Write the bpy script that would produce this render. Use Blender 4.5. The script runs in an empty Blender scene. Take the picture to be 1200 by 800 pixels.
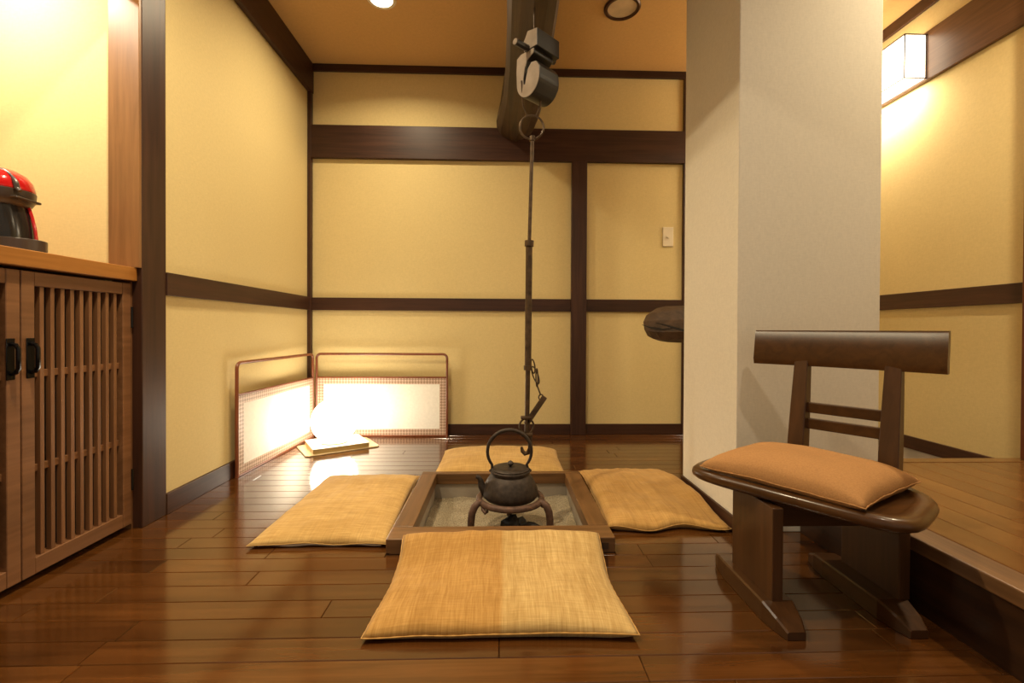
import bpy, bmesh, math, random
from mathutils import Vector, Matrix, noise
random.seed(7)
PI = math.pi
S = bpy.context.scene
COL = S.collection

# ------------------------------------------------------------------ camera
cam_data = bpy.data.cameras.new('camera')
cam = bpy.data.objects.new('camera', cam_data); COL.objects.link(cam)
cam_data.sensor_width = 36; cam_data.lens = 36 * 533 / 1200
cam_data.shift_x = -2.79 / 1200; cam_data.shift_y = -9.38 / 1200
cam_data.clip_start = 0.02
yw, pt, rl = math.radians(1.77343), math.radians(0.48263), math.radians(-0.271)
r_ = Vector((math.cos(yw), -math.sin(yw), 0))
f_ = Vector((math.sin(yw)*math.cos(pt), math.cos(yw)*math.cos(pt), -math.sin(pt)))
d_ = f_.cross(r_)
r2 = math.cos(rl)*r_ + math.sin(rl)*d_
d2 = -math.sin(rl)*r_ + math.cos(rl)*d_
m = Matrix((r2, -d2, -f_)).transposed().to_4x4()
m.translation = Vector((0, 0, 0.72))
cam.matrix_world = m
S.camera = cam

# ------------------------------------------------------------------ world, exposure, lights
w = bpy.data.worlds.new('world'); S.world = w; w.use_nodes = True
w.node_tree.nodes['Background'].inputs[0].default_value = (1.0, 0.82, 0.60, 1)
w.node_tree.nodes['Background'].inputs[1].default_value = 0.40
S.view_settings.view_transform = 'Standard'; S.view_settings.look = 'None'
S.view_settings.gamma = 1; S.view_settings.use_curve_mapping = False
S.view_settings.exposure = 0.0

def area(name, loc, size, power, col, rot=(0, 0, 0), spread=150, shape='DISK', sy=None):
    l = bpy.data.lights.new(name, 'AREA'); l.shape = shape; l.size = size
    if sy: l.size_y = sy
    l.energy = power; l.color = col; l.spread = math.radians(spread)
    o = bpy.data.objects.new(name, l); COL.objects.link(o); o.location = loc; o.rotation_euler = rot
    return o
WARM = (1.0, 0.83, 0.54)
area('downlight_lamp', (-0.65, 2.46, 2.478), 0.10, 13, WARM)
area('downlight_lamp', (-0.80, 1.05, 2.478), 0.10, 31, WARM)
area('downlight_lamp', (0.75, 0.35, 2.478), 0.10, 8, (1.0, .84, .62))
area('downlight_lamp', (1.75, 1.3, 2.478), 0.10, 20, WARM)
area('alcove_lamp', (-1.72, 1.38, 2.16), 0.10, 17, (1.0, 0.90, 0.72), spread=170)
area('lantern_lamp_down', (2.18, 2.65, 2.05), 0.09, 10, (1.0, .86, .64), shape='RECTANGLE', sy=.5, spread=180)
area('lantern_lamp_side', (2.120, 2.65, 2.18), 0.2, 4, (1.0, .86, .64), rot=(0, math.radians(90), 0), shape='RECTANGLE', sy=.5, spread=180)

# ------------------------------------------------------------------ helpers
def link(name, me, mat=None, parent=None):
    o = bpy.data.objects.new(name, me); COL.objects.link(o)
    if mat: me.materials.append(mat)
    if parent: o.parent = parent
    return o
def obj(name, bm, mat, parent=None, smooth=False):
    bmesh.ops.recalc_face_normals(bm, faces=bm.faces)
    me = bpy.data.meshes.new(name); bm.to_mesh(me); bm.free()
    if smooth:
        for p in me.polygons: p.use_smooth = True
        if smooth != 'full': me.set_sharp_from_angle(angle=math.radians(38))
    o = link(name, me, mat, parent)
    if parent: # geometry is given in world space; express it relative to the parent chain
        inv = world_of(parent).inverted(); me.transform(inv)
    return o
def world_of(o):
    mm = o.matrix_basis.copy(); p = o.parent
    while p: mm = p.matrix_basis @ mm; p = p.parent
    return mm
def thing(name, label, cat, loc=(0, 0, 0), group=None, rz=0):
    o = bpy.data.objects.new(name, None); COL.objects.link(o)
    o.location = loc; o.rotation_euler = (0, 0, rz); o.empty_display_size = .05
    return tag(o, label, cat, group)
def tag(o, label, cat, group=None):
    o['label'] = label; o['category'] = cat
    if group: o['group'] = group
    return o
def struct(name, bm, mat, label=None, parent=None, smooth=False):
    o = obj(name, bm, mat, parent, smooth)
    if not parent: o['kind'] = 'structure'
    if label: o['label'] = label
    return o
def BM(): return bmesh.new()
def box(bm, a, b, bev=0.0, seg=2, mat=None):
    """box from corner a to corner b; optional transform"""
    x0, y0, z0 = a; x1, y1, z1 = b
    t = bmesh.new()
    vs = [t.verts.new((x, y, z)) for x in (x0, x1) for y in (y0, y1) for z in (z0, z1)]
    for f in ((0,1,3,2),(4,6,7,5),(0,4,5,1),(2,3,7,6),(0,2,6,4),(1,5,7,3)):
        t.faces.new([vs[i] for i in f])
    if bev: bmesh.ops.bevel(t, geom=t.edges[:], offset=bev, segments=seg, affect='EDGES', profile=.5)
    if mat: bmesh.ops.transform(t, matrix=mat, verts=t.verts)
    merge(bm, t); return bm
def merge(bm, t):
    me = bpy.data.meshes.new('tmp'); t.to_mesh(me); t.free(); bm.from_mesh(me); bpy.data.meshes.remove(me)
def tube(bm, pts, rad, n=10, closed=False, squash=1.0):
    pts = [Vector(p) for p in pts]; rs = rad if isinstance(rad, (list, tuple)) else [rad]*len(pts)
    rings = []; prev = None; L = len(pts)
    for i, p in enumerate(pts):
        if closed: d = pts[(i+1) % L] - pts[i-1]
        else: d = pts[min(i+1, L-1)] - pts[max(i-1, 0)]
        d.normalize()
        if prev is None:
            u = d.orthogonal().normalized()
        else:
            u = (prev - d*prev.dot(d)).normalized()
        prev = u; v = d.cross(u)
        rings.append([bm.verts.new(p + rs[i]*(math.cos(2*PI*k/n)*u + squash*math.sin(2*PI*k/n)*v)) for k in range(n)])
    rng = range(L) if closed else range(L-1)
    for i in rng:
        A, B = rings[i], rings[(i+1) % L]
        if closed and i == L-1:      # align seam
            best = min(range(n), key=lambda s: (A[0].co-B[s].co).length); B = B[best:]+B[:best]
        for k in range(n): bm.faces.new((A[k], A[(k+1) % n], B[(k+1) % n], B[k]))
    if not closed:
        bm.faces.new(rings[0][::-1]); bm.faces.new(rings[-1])
    return bm
def lathe(bm, prof, c=(0, 0, 0), n=32, cap=True, sx=1, sy=1):
    rings = []
    for r, z in prof:
        if r < 1e-5: rings.append([bm.verts.new((c[0], c[1], c[2]+z))])
        else: rings.append([bm.verts.new((c[0]+sx*r*math.cos(2*PI*k/n), c[1]+sy*r*math.sin(2*PI*k/n), c[2]+z)) for k in range(n)])
    for A, B in zip(rings, rings[1:]):
        for k in range(n):
            k2 = (k+1) % n
            if len(A) == 1 and len(B) == 1: continue
            if len(A) == 1: bm.faces.new((A[0], B[k2], B[k]))
            elif len(B) == 1: bm.faces.new((A[k], A[k2], B[0]))
            else: bm.faces.new((A[k], A[k2], B[k2], B[k]))
    if cap:
        if len(rings[0]) > 1: bm.faces.new(rings[0][::-1])
        if len(rings[-1]) > 1: bm.faces.new(rings[-1])
    return bm
def prism(bm, poly, h0, h1, mat=None, bev=0):
    """poly (x,y) extruded z h0..h1, then transformed"""
    t = bmesh.new()
    lo = [t.verts.new((x, y, h0)) for x, y in poly]; hi = [t.verts.new((x, y, h1)) for x, y in poly]
    n = len(poly)
    t.faces.new(lo[::-1]); t.faces.new(hi)
    for i in range(n): t.faces.new((lo[i], lo[(i+1) % n], hi[(i+1) % n], hi[i]))
    if bev: bmesh.ops.bevel(t, geom=t.edges[:], offset=bev, segments=2, affect='EDGES', profile=.5)
    if mat: bmesh.ops.transform(t, matrix=mat, verts=t.verts)
    merge(bm, t); return bm
def loft(bm, sections):
    rings = [[bm.verts.new(p) for p in s] for s in sections]
    n = len(rings[0])
    for A, B in zip(rings, rings[1:]):
        for k in range(n): bm.faces.new((A[k], A[(k+1) % n], B[(k+1) % n], B[k]))
    bm.faces.new(rings[0][::-1]); bm.faces.new(rings[-1])
    return bm

# ------------------------------------------------------------------ materials
class N:
    def __init__(s, name):
        s.m = bpy.data.materials.new(name); s.m.use_nodes = True
        s.t = s.m.node_tree; s.b = s.t.nodes['Principled BSDF']
    def n(s, ty, **kw):
        x = s.t.nodes.new(ty)
        for k, v in kw.items():
            if k.startswith('i_'): x.inputs[k[2:].replace('_', ' ')].default_value = v
            else: setattr(x, k, v)
        return x
    def l(s, a, b): s.t.links.new(a, b)
    def coord(s, scale=(1, 1, 1), out='Object', rnd=False):
        tc = s.n('ShaderNodeTexCoord'); mp = s.n('ShaderNodeMapping'); mp.inputs['Scale'].default_value = scale
        s.l(tc.outputs[out], mp.inputs['Vector'])
        if rnd:
            oi = s.n('ShaderNodeObjectInfo'); ml = s.n('ShaderNodeMath', operation='MULTIPLY'); ml.inputs[1].default_value = 37.0
            s.l(oi.outputs['Random'], ml.inputs[0]); cb = s.n('ShaderNodeCombineXYZ')
            for k in range(3): s.l(ml.outputs[0], cb.inputs[k])
            s.l(cb.outputs[0], mp.inputs['Location'])
        return mp.outputs[0]
    def ramp(s, fac, stops):
        r = s.n('ShaderNodeValToRGB'); e = r.color_ramp.elements
        while len(e) < len(stops): e.new(.5)
        for i, (p, c) in enumerate(stops): e[i].position = p; e[i].color = (*c, 1)
        s.l(fac, r.inputs[0]); return r.outputs[0]
    def bump(s, h, strength=.2, dist=.001):
        b = s.n('ShaderNodeBump'); b.inputs['Strength'].default_value = strength; b.inputs['Distance'].default_value = dist
        s.l(h, b.inputs['Height']); s.l(b.outputs[0], s.b.inputs['Normal'])
    def mix(s, a, b, fac, mode='MULTIPLY'):
        x = s.n('ShaderNodeMix', data_type='RGBA', blend_type=mode)
        if isinstance(fac, (int, float)): x.inputs[0].default_value = fac
        else: s.l(fac, x.inputs[0])
        for i, v in ((6, a), (7, b)):
            if isinstance(v, tuple): x.inputs[i].default_value = (*v, 1)
            else: s.l(v, x.inputs[i])
        return x.outputs[2]
def wood(name, dark, light, axis='X', rough=.35, scale=1.0, rnd=False, coat=0, var=0.0, spec=.5, wear=0):
    M = N(name)
    st = {'X': (1.2, 22, 22), 'Y': (22, 1.2, 22), 'Z': (22, 22, 1.2)}[axis]
    v = M.coord(tuple(q*scale for q in st), rnd=rnd)
    n1 = M.n('ShaderNodeTexNoise'); n1.inputs['Scale'].default_value = 2.0; n1.inputs['Detail'].default_value = 6; n1.inputs['Roughness'].default_value = .62
    n1.inputs['Distortion'].default_value = .6
    M.l(v, n1.inputs['Vector'])
    c = M.ramp(n1.outputs['Fac'], [(.28, dark), (.72, light)])
    st2 = {'X': (1.5, 5, 5), 'Y': (5, 1.5, 5), 'Z': (5, 5, 1.5)}[axis]
    n2 = M.n('ShaderNodeTexNoise'); n2.inputs['Scale'].default_value = 1.2; n2.inputs['Detail'].default_value = 3
    M.l(M.coord(st2, rnd=rnd), n2.inputs['Vector'])
    g = M.ramp(n2.outputs['Fac'], [(.3, (.72, .72, .72)), (.7, (1.15, 1.15, 1.15))])
    c = M.mix(c, g, .8)
    if var:
        oi = M.n('ShaderNodeObjectInfo')
        g2 = M.ramp(oi.outputs['Random'], [(0, (1-var, 1-var*1.15, 1-var*1.2)), (1, (1+var, 1+var, 1+var))])
        c = M.mix(c, g2, 1.0)
    M.l(c, M.b.inputs['Base Color'])
    M.b.inputs['Roughness'].default_value = rough
    M.b.inputs['Specular IOR Level'].default_value = spec
    if coat: M.b.inputs['Coat Weight'].default_value = coat; M.b.inputs['Coat Roughness'].default_value = .12
    M.bump(n1.outputs['Fac'], .12, .0008)
    return M.m
def plain(name, col, rough=.5, metal=0, spec=.5, nscale=0, var=.2, bump=0, coat=0):
    M = N(name); M.b.inputs['Roughness'].default_value = rough; M.b.inputs['Metallic'].default_value = metal
    M.b.inputs['Specular IOR Level'].default_value = spec; M.b.inputs['Coat Weight'].default_value = coat
    n1 = M.n('ShaderNodeTexNoise'); n1.inputs['Scale'].default_value = nscale or 8; n1.inputs['Detail'].default_value = 5
    M.l(M.coord(), n1.inputs['Vector'])
    v = var
    c = M.ramp(n1.outputs['Fac'], [(.3, tuple(q*(1-v) for q in col)), (.7, tuple(min(1, q*(1+v)) for q in col))])
    M.l(c, M.b.inputs['Base Color'])
    if bump: M.bump(n1.outputs['Fac'], bump, .002)
    return M.m
def wallpaper(name, col, rough=.85):
    M = N(name); M.b.inputs['Roughness'].default_value = rough; M.b.inputs['Specular IOR Level'].default_value = .25
    n1 = M.n('ShaderNodeTexNoise'); n1.inputs['Scale'].default_value = 180; n1.inputs['Detail'].default_value = 4
    M.l(M.coord((1, 1, .35)), n1.inputs['Vector'])
    n2 = M.n('ShaderNodeTexNoise'); n2.inputs['Scale'].default_value = 180; n2.inputs['Detail'].default_value = 3
    M.l(M.coord((.3, .3, 1)), n2.inputs['Vector'])
    ad = M.n('ShaderNodeMath', operation='ADD'); M.l(n1.outputs['Fac'], ad.inputs[0]); M.l(n2.outputs['Fac'], ad.inputs[1])
    hf = M.n('ShaderNodeMath', operation='MULTIPLY'); hf.inputs[1].default_value = .5; M.l(ad.outputs[0], hf.inputs[0])
    c = M.ramp(hf.outputs[0], [(.3, tuple(q*.93 for q in col)), (.7, tuple(min(1, q*1.05) for q in col))])
    n3 = M.n('ShaderNodeTexNoise'); n3.inputs['Scale'].default_value = 1.3; M.l(M.coord(), n3.inputs['Vector'])
    c = M.mix(c, M.ramp(n3.outputs['Fac'], [(.3, (.97, .97, .96)), (.7, (1.0, 1.0, 1.0))]), 1.0)
    M.l(c, M.b.inputs['Base Color']); M.bump(hf.outputs[0], .25, .0008)
    return M.m
def emit(name, col, st):
    M = N(name); M.b.inputs['Base Color'].default_value = (*col, 1)
    M.b.inputs['Emission Color'].default_value = (*col, 1); M.b.inputs['Emission Strength'].default_value = st
    M.b.inputs['Roughness'].default_value = .4
    return M.m
def linen(name, c1, c2, split=False, along='u'):
    """coarse hand-woven cloth: uneven threads both ways, in UV space"""
    M = N(name); M.b.inputs['Roughness'].default_value = .9; M.b.inputs['Specular IOR Level'].default_value = .15
    M.b.inputs['Sheen Weight'].default_value = .12; M.b.inputs['Sheen Roughness'].default_value = .5
    def thread(sc, det=3):
        n = M.n('ShaderNodeTexNoise'); n.inputs['Scale'].default_value = 1; n.inputs['Detail'].default_value = det; n.inputs['Roughness'].default_value = .7
        M.l(M.coord(sc, out='UV', rnd=True), n.inputs['Vector']); return n.outputs['Fac']
    a, b = ((130, 5, 1), (7, 100, 1)) if along == 'v' else ((7, 100, 1), (130, 5, 1))
    ta, tb = thread(a), thread(b)
    big = thread((3, 3, 1))
    strk = thread((24, .7, 1) if along == 'v' else (.7, 24, 1), 2)
    c = M.ramp(ta, [(.22, c1), (.74, c2)])
    c = M.mix(c, M.ramp(tb, [(.35, (.86, .84, .80)), (.65, (1.07, 1.07, 1.07))]), .8)
    c = M.mix(c, M.ramp(big, [(.35, (.88, .84, .76)), (.65, (1.05, 1.05, 1.05))]), .8)
    c = M.mix(c, M.ramp(strk, [(.38, (.82, .76, .66)), (.6, (1.06, 1.06, 1.06))]), .35)
    if split:
        tc = M.n('ShaderNodeTexCoord'); sp = M.n('ShaderNodeSeparateXYZ'); M.l(tc.outputs['UV'], sp.inputs[0])
        g = M.ramp(sp.outputs[0], [(.495, (.88, .76, .60)), (.512, (1.04, 1.08, 1.16))])
        c = M.mix(c, g, 1.0)
    M.l(c, M.b.inputs['Base Color'])
    ad = M.n('ShaderNodeMath', operation='ADD'); M.l(ta, ad.inputs[0]); M.l(tb, ad.inputs[1])
    M.bump(ad.outputs[0], .35, .0012)
    return M.m

WALL = wallpaper('yellow_wallpaper', (.70, .555, .27))
PILLAR = wallpaper('pale_wallpaper', (.74, .68, .58))
CEIL = wallpaper('ceiling_wallpaper', (.66, .40, .155))
TR_X = wood('trim_wood_x', (.030, .011, .006), (.070, .027, .014), 'X', .45, spec=.35)
TR_Y = wood('trim_wood_y', (.034, .013, .007), (.080, .031, .016), 'Y', .42, spec=.4)
TR_Z = wood('trim_wood_z', (.030, .011, .006), (.070, .027, .014), 'Z', .42, spec=.4)
FLOOR = wood('floor_plank_wood', (.052, .0165, .003), (.112, .040, .009), 'X', .14, rnd=True, var=.20, spec=.5, coat=.5)
PLAT = wood('platform_plank_wood', (.13, .055, .014), (.20, .09, .026), 'Y', .22, rnd=True, var=.16, coat=.25)
SUB = plain('dark_joint_wood', (.016, .007, .003), .7)  # very dark wood below the planks, seen in their joints
HEARTH_X = wood('hearth_wood_x', (.10, .045, .014), (.20, .095, .034), 'X', .38, rnd=True)
HEARTH_Y = wood('hearth_wood_y', (.10, .045, .014), (.20, .095, .034), 'Y', .38, rnd=True)
COUNTER = wood('counter_wood', (.34, .13, .022), (.46, .19, .04), 'Y', .35)
CAB = wood('cabinet_wood', (.16, .066, .025), (.27, .125, .054), 'Z', .42, rnd=True)
CABY = wood('cabinet_wood_rail', (.16, .066, .025), (.27, .125, .054), 'Y', .42, rnd=True)
CHAIR = wood('chair_wood', (.046, .017, .004), (.086, .033, .008), 'X', .32, coat=.2, rnd=True, spec=.35)
CHAIRZ = wood('chair_wood_upright', (.045, .018, .006), (.085, .035, .012), 'Z', .36, coat=.1, rnd=True, spec=.4)
BEAM = wood('rough_beam_wood', (.020, .010, .004), (.090, .048, .019), 'Y', .55, scale=.8)
LOG = wood('rough_log_wood', (.035, .018, .009), (.12, .065, .032), 'Y', .62, scale=.7)
REDW = wood('red_lacquer_frame', (.16, .040, .012), (.26, .075, .025), 'Z', .35)
DARK = plain('cabinet_inside', (.012, .008, .005), .8)
IRON = plain('black_cast_iron', (.045, .032, .024), .55, .55, nscale=60, var=.35, bump=.5)
IRON2 = plain('aged_bronze_iron', (.085, .052, .028), .5, .6, nscale=40, var=.4, bump=.2)
RUST = plain('rusty_trivet_iron', (.10, .052, .034), .6, .4, nscale=50, var=.4, bump=.4)
BLACKM = plain('black_handle_metal', (.012, .011, .012), .18, .6)
COAL = plain('charcoal_black', (.014, .013, .013), .7, nscale=40, var=.6, bump=.8)
METALG = plain('grey_hearth_liner', (.36, .31, .25), .45, .25, nscale=9, var=.15)
HOOKD = plain('dark_hook_wood', (.016, .012, .011), .4, nscale=12, var=.3)
HOOKL = plain('pale_hook_face', (.30, .24, .19), .35, nscale=15, var=.2)  # pale tone for one side of the dark hook and its peg end
WHITEP = plain('white_plastic', (.72, .62, .45), .4, nscale=3, var=.03)
PAPER = plain('white_screen_paper', (.86, .82, .74), .75, nscale=60, var=.04)
CREAM = plain('cream_slab', (.80, .74, .62), .4, nscale=10, var=.04)
GOLD = plain('gold_edge', (.55, .40, .16), .4, .4, nscale=10, var=.1)
TRAY = plain('pale_gold_tray', (.62, .48, .26), .35, .2, nscale=10, var=.08)
BLACKP = plain('black_appliance_plastic', (.014, .012, .011), .22, 0, nscale=5, var=.1)
GREYP = plain('dark_grey_appliance_plastic', (.05, .036, .03), .3, 0, nscale=5, var=.1)
REDP = plain('glossy_red_plastic', (.50, .010, .012), .12, 0, nscale=5, var=.05, coat=.6)
STRIP = plain('pale_wall_base', (.55, .50, .42), .7)
L1 = linen('golden_linen_split', (.40, .235, .072), (.61, .415, .170), split=True, along='v')
L2 = linen('golden_linen', (.42, .245, .075), (.60, .40, .155), along='u')
L3 = linen('golden_linen_deep', (.38, .20, .055), (.56, .345, .120), along='v')
L4 = plain('brown_cotton', (.40, .205, .080), .9, spec=.15, nscale=260, var=.10, bump=.25)
INNER = plain('white_cushion_lining', (.70, .60, .48), .85)
GLOBE = emit('glowing_white_globe', (1.0, .90, .72), 15)
LANT = emit('glowing_lantern_paper', (1.0, .86, .62), 7)
LENS = emit('lit_downlight_lens', (1.0, .9, .72), 30)
LENS_OFF = plain('unlit_downlight_lens', (.62, .46, .28), .35)
RINGM = plain('brown_downlight_ring', (.07, .026, .012), .3, .3)

# ash
MA = N('grey_hearth_ash'); MA.b.inputs['Roughness'].default_value = .95
na = MA.n('ShaderNodeTexNoise'); na.inputs['Scale'].default_value = 240; na.inputs['Detail'].default_value = 8; MA.l(MA.coord(), na.inputs['Vector'])
nb = MA.n('ShaderNodeTexNoise'); nb.inputs['Scale'].default_value = 8; nb.inputs['Detail'].default_value = 4; MA.l(MA.coord(), nb.inputs['Vector'])
cc = MA.ramp(na.outputs['Fac'], [(.35, (.17, .135, .085)), (.65, (.40, .33, .22))])
cc = MA.mix(cc, MA.ramp(nb.outputs['Fac'], [(.35, (.75, .72, .66)), (.6, (1, 1, 1))]), .8)
MA.l(cc, MA.b.inputs['Base Color']); MA.bump(na.outputs['Fac'], .7, .002)
ASH = MA.m
# woven border of the screen (basket weave)
MW = N('woven_border'); MW.b.inputs['Roughness'].default_value = .5
tc = MW.coord((1, 1, 1), out='UV')
ck = MW.n('ShaderNodeTexChecker'); ck.inputs['Scale'].default_value = 1; ck.inputs['Color1'].default_value = (.62, .45, .34, 1); ck.inputs['Color2'].default_value = (.33, .21, .14, 1)
MW.l(tc, ck.inputs['Vector']); MW.l(ck.outputs['Color'], MW.b.inputs['Base Color']); MW.bump(ck.outputs['Fac'], .4, .002)
WOVEN = MW.m

# ------------------------------------------------------------------ room shell
XL, YB, XR, ZC = -1.295, 3.124, 2.27, 2.50
HX0, HX1, HY0, HY1 = -.362, .375, 1.455, 2.150       # hearth outer
HT = .050
# floor: sub floor with the hearth opening, planks as parts
b = BM()
FX0, FX1, FY0, FY1 = -2.05, XR, -.6, YB
for (x0, x1, y0, y1) in ((FX0, HX0, FY0, FY1), (HX1, FX1, FY0, FY1), (HX0, HX1, FY0, HY0), (HX0, HX1, HY1, FY1)):
    box(b, (x0, y0, -.03), (x1, y1, -.006))
floor = struct('floor', b, SUB)
PW = .0745
rows = []
y = 1.0675 - PW*6
cache = {}
def plank(x0, x1, y0, y1):
    b = BM(); box(b, (-(x1-x0)/2 + .0007, -(y1-y0)/2 + .0006, -.014), ((x1-x0)/2 - .0007, (y1-y0)/2 - .0006, 0), .0014, 1)
    o = obj('plank', b, FLOOR); o.parent = floor; o.location = ((x0+x1)/2, (y0+y1)/2, 0)
i = 0
while y < YB - .01:
    y1 = min(y + PW, YB)
    segs = []
    x = -1.40 - random.uniform(0, .7)
    cuts = [x]
    while x < XR:
        x += random.choice((.9, .9, 1.2, .75)); cuts.append(min(x, XR))
    for a, c in zip(cuts, cuts[1:]):
        a = max(a, -1.40)
        if c - a < .04: continue
        pieces = [(a, c)]
        if y1 > HY0 and y < HY1:
            pieces = []
            if a < HX0: pieces.append((a, min(c, HX0)))
            if c > HX1: pieces.append((max(a, HX1), c))
        for p, q in pieces:
            if q - p > .03: plank(p, q, y, y1)
    if y < HY0 - .004 < y1 - .004 or (y < HY1 < y1): 
        if y < HY0 < y1: plank(HX0, HX1, y, HY0)
        else: plank(HX0, HX1, HY1, y1)
    y = y1; i += 1
# back wall and its timbers
b = BM(); box(b, (XL-.1, YB, -.03), (XR+.1, YB+.1, ZC)); struct('wall_back', b, WALL)
b = BM(); box(b, (XL-.1, 1.72, -.03), (XL, YB, ZC)); struct('wall_left', b, WALL)
b = BM(); box(b, (XR, -.6, .075), (XR+.1, YB, ZC)); struct('wall_right', b, WALL)
b = BM(); box(b, (XR-.003, 1.0, -.0), (XR+.1, YB, .075)); struct('trim_12', b, STRIP, 'pale strip of wall below the right baseboard')
b = BM(); box(b, (-2.1, -.6, ZC), (XR+.1, YB+.1, ZC+.08)); struct('ceiling', b, CEIL)
T = .018
def trim(n, a, c, mat, bev=.002, label=None):
    b = BM(); box(b, a, c, bev); return struct(n, b, mat, label)
trim('trim_1', (XL, YB-T, 2.452), (XR, YB, ZC), TR_X)                        # under the ceiling
trim('trim_2', (XL, YB-.03, 1.867), (1.27, YB, 2.087), TR_X, .003, 'wide dark header beam across the back wall')
trim('trim_3', (XL, YB-.016, .846), (.483, YB, .931), TR_X)
trim('trim_3.001', (.588, YB-.016, .846), (1.27, YB, .931), TR_X)
trim('trim_4', (.483, YB-.034, 0), (.588, YB, 1.867), TR_Z, .003, 'dark upright post in the back wall')
trim('trim_5', (XL, YB-.034, 0), (XL+.024, YB, 2.452), TR_Z)                  # corner post
trim('trim_6', (1.258, YB-.02, 0), (1.275, YB, 2.452), TR_Z)
trim('baseboard_back', (XL+.03, YB-.014, 0), (.483, YB, .072), TR_X)
trim('baseboard_back.001', (.588, YB-.014, 0), (1.27, YB, .072), TR_X)
trim('trim_7', (XL, 1.79, 2.303), (XL+.03, YB-.001, ZC), TR_Y, .003, 'deep dark beam along the top of the left wall')
trim('trim_8', (XL, 1.79, .846), (XL+.016, YB-.034, .934), TR_Y)
trim('baseboard_left', (XL, 1.79, 0), (XL+.014, YB-.034, .080), TR_Y)
trim('trim_9', (-1.392, 1.672, 0), (-1.284, 1.790, ZC), TR_Z, .003, 'dark square post between alcove and left wall')
trim('trim_17', (-1.391, 1.660, .9345), (-1.2845, 1.6715, 1.929), wood('post_side_wood', (.19, .088, .030), (.30, .145, .052), 'Z', .4), .001, 'orange brown side board of the post, alcove light partly painted in')  # post face as a paler board, alcove lamp light partly in its colour
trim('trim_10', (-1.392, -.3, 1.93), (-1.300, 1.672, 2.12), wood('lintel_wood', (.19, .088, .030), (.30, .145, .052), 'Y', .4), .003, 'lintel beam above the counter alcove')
b = BM(); box(b, (-1.39, -.6, 2.12), (-1.32, 1.70, ZC)); struct('wall_left_upper', b, WALL)
# alcove over the counter
b = BM(); box(b, (-2.05, 1.70, .0), (-1.385, 1.78, ZC)); struct('wall_alcove_end', b, WALL)
b = BM(); box(b, (-2.15, -.6, .0), (-2.05, 1.78, ZC)); struct('wall_alcove_back', b, WALL)
# pillar
PX0, PX1, PY0, PY1 = .842, 1.362, 1.592, 2.062
b = BM(); box(b, (PX0, PY0, 0), (PX1, PY1, ZC), .003); struct('wall_pillar', b, PILLAR, 'pale papered square pillar right of the hearth')
trim('baseboard_pillar', (PX0-.010, PY0-.010, 0), (PX0, PY1, .056), TR_Y)
# right wall timbers
trim('trim_13', (XR-.022, 1.0, 2.049), (XR, YB, 2.307), wood('lit_beam_wood', (.075, .030, .013), (.150, .066, .030), 'Y', .38), .003, 'wide brown beam high on the right wall')  # lighter than the other trims: the light on this beam is in its colour
trim('trim_14', (XR-.018, 1.0, 2.437), (XR, YB, ZC), TR_Y)
trim('trim_15', (XR-.016, 1.0, .846), (XR, YB, .935), TR_Y)
trim('baseboard_right', (XR-.014, 1.0, .075), (XR, YB, .143), TR_Y)
# raised floor on the right
SX, SZ, SYF = 1.075, .19, 1.84
b = BM()
box(b, (SX+.012, -.6, 0), (XR-.004, PY0-.004, SZ-.016)); box(b, (PX1+.004, PY0-.004, 0), (XR-.004, SYF-.01, SZ-.016))
plat = struct('floor_raised', b, SUB, 'raised timber floor behind the chair')
b = BM(); box(b, (SX, -.6, .0), (SX+.012, PY0-.004, SZ-.038), .001); struct('riser_board', b, wood('riser_wood', (.020, .008, .004), (.055, .022, .009), 'Y', .35), parent=plat)
b = BM(); box(b, (SX-.006, -.6, SZ-.038), (SX+.075, PY0-.004, SZ), .004); struct('nosing_board', b, wood('nosing_wood', (.10, .045, .016), (.22, .11, .045), 'Y', .4), parent=plat)
b = BM(); box(b, (PX1+.004, SYF-.055, SZ-.016), (XR-.004, SYF, SZ+.002), .002); struct('door_track', b, PLAT, parent=plat)
x = SX+.075
while x < XR-.02:
    x1 = min(x+.098, XR-.004)
    yend = PY0-.004 if x < PX1 else SYF-.055
    ys = [-.6, random.uniform(-.2, .3), random.uniform(.7, 1.3), yend]
    if x > PX1-.1 and x < PX1: yend = PY0-.004; ys[-1] = yend
    for y0, y1 in zip(ys, ys[1:]):
        b = BM(); box(b, (-(x1-x)/2+.0007, -(y1-y0)/2+.0007, -.016), ((x1-x)/2-.0007, (y1-y0)/2-.0007, 0), .0014, 1)
        o = obj('plank', b, PLAT); o.parent = plat; o.location = ((x+x1)/2, (y0+y1)/2, SZ)
    x = x1
trim('trim_16', (2.160, 1.74, SZ+.002), (2.225, 1.82, ZC), wood('door_post_wood', (.10, .025, .012), (.18, .05, .02), 'Z', .3), .003, 'reddish brown door post at the right edge')

# ------------------------------------------------------------------ rough ceiling beam
def rough(sec, ys, fn, seed):
    out = []
    for j, yy in enumerate(ys):
        cx, cz, rx, rz = fn(yy)
        ring = []
        for k in range(sec):
            a = 2*PI*(k+.35)/sec
            q = 1 + .10*noise.noise(Vector((k*1.7+seed, yy*.9, 0)))
            ring.append((cx+rx*q*math.cos(a), yy, cz+rz*q*math.sin(a)))
        out.append(ring)
    return out
b = BM()
secs = []
def beam_ring(y, x0, x1, zb, l, r):
    # hewn section: chamfered lower corners of different sizes
    q = max(0, (y-1.9))*.055
    return [(x0+.01+q, y, ZC+.02), (x0+q*.45, y, zb+l*2.6), (x0, y, zb+l*1.1), (x0+l*.35, y, zb+l*.5), (x0+l, y, zb+.008), ((x0+x1)/2, y, zb-.004), (x1-r, y, zb+.010), (x1-r*.3, y, zb+r*.55), (x1, y, zb+r*1.4), (x1-.01, y, ZC+.02)]
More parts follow.
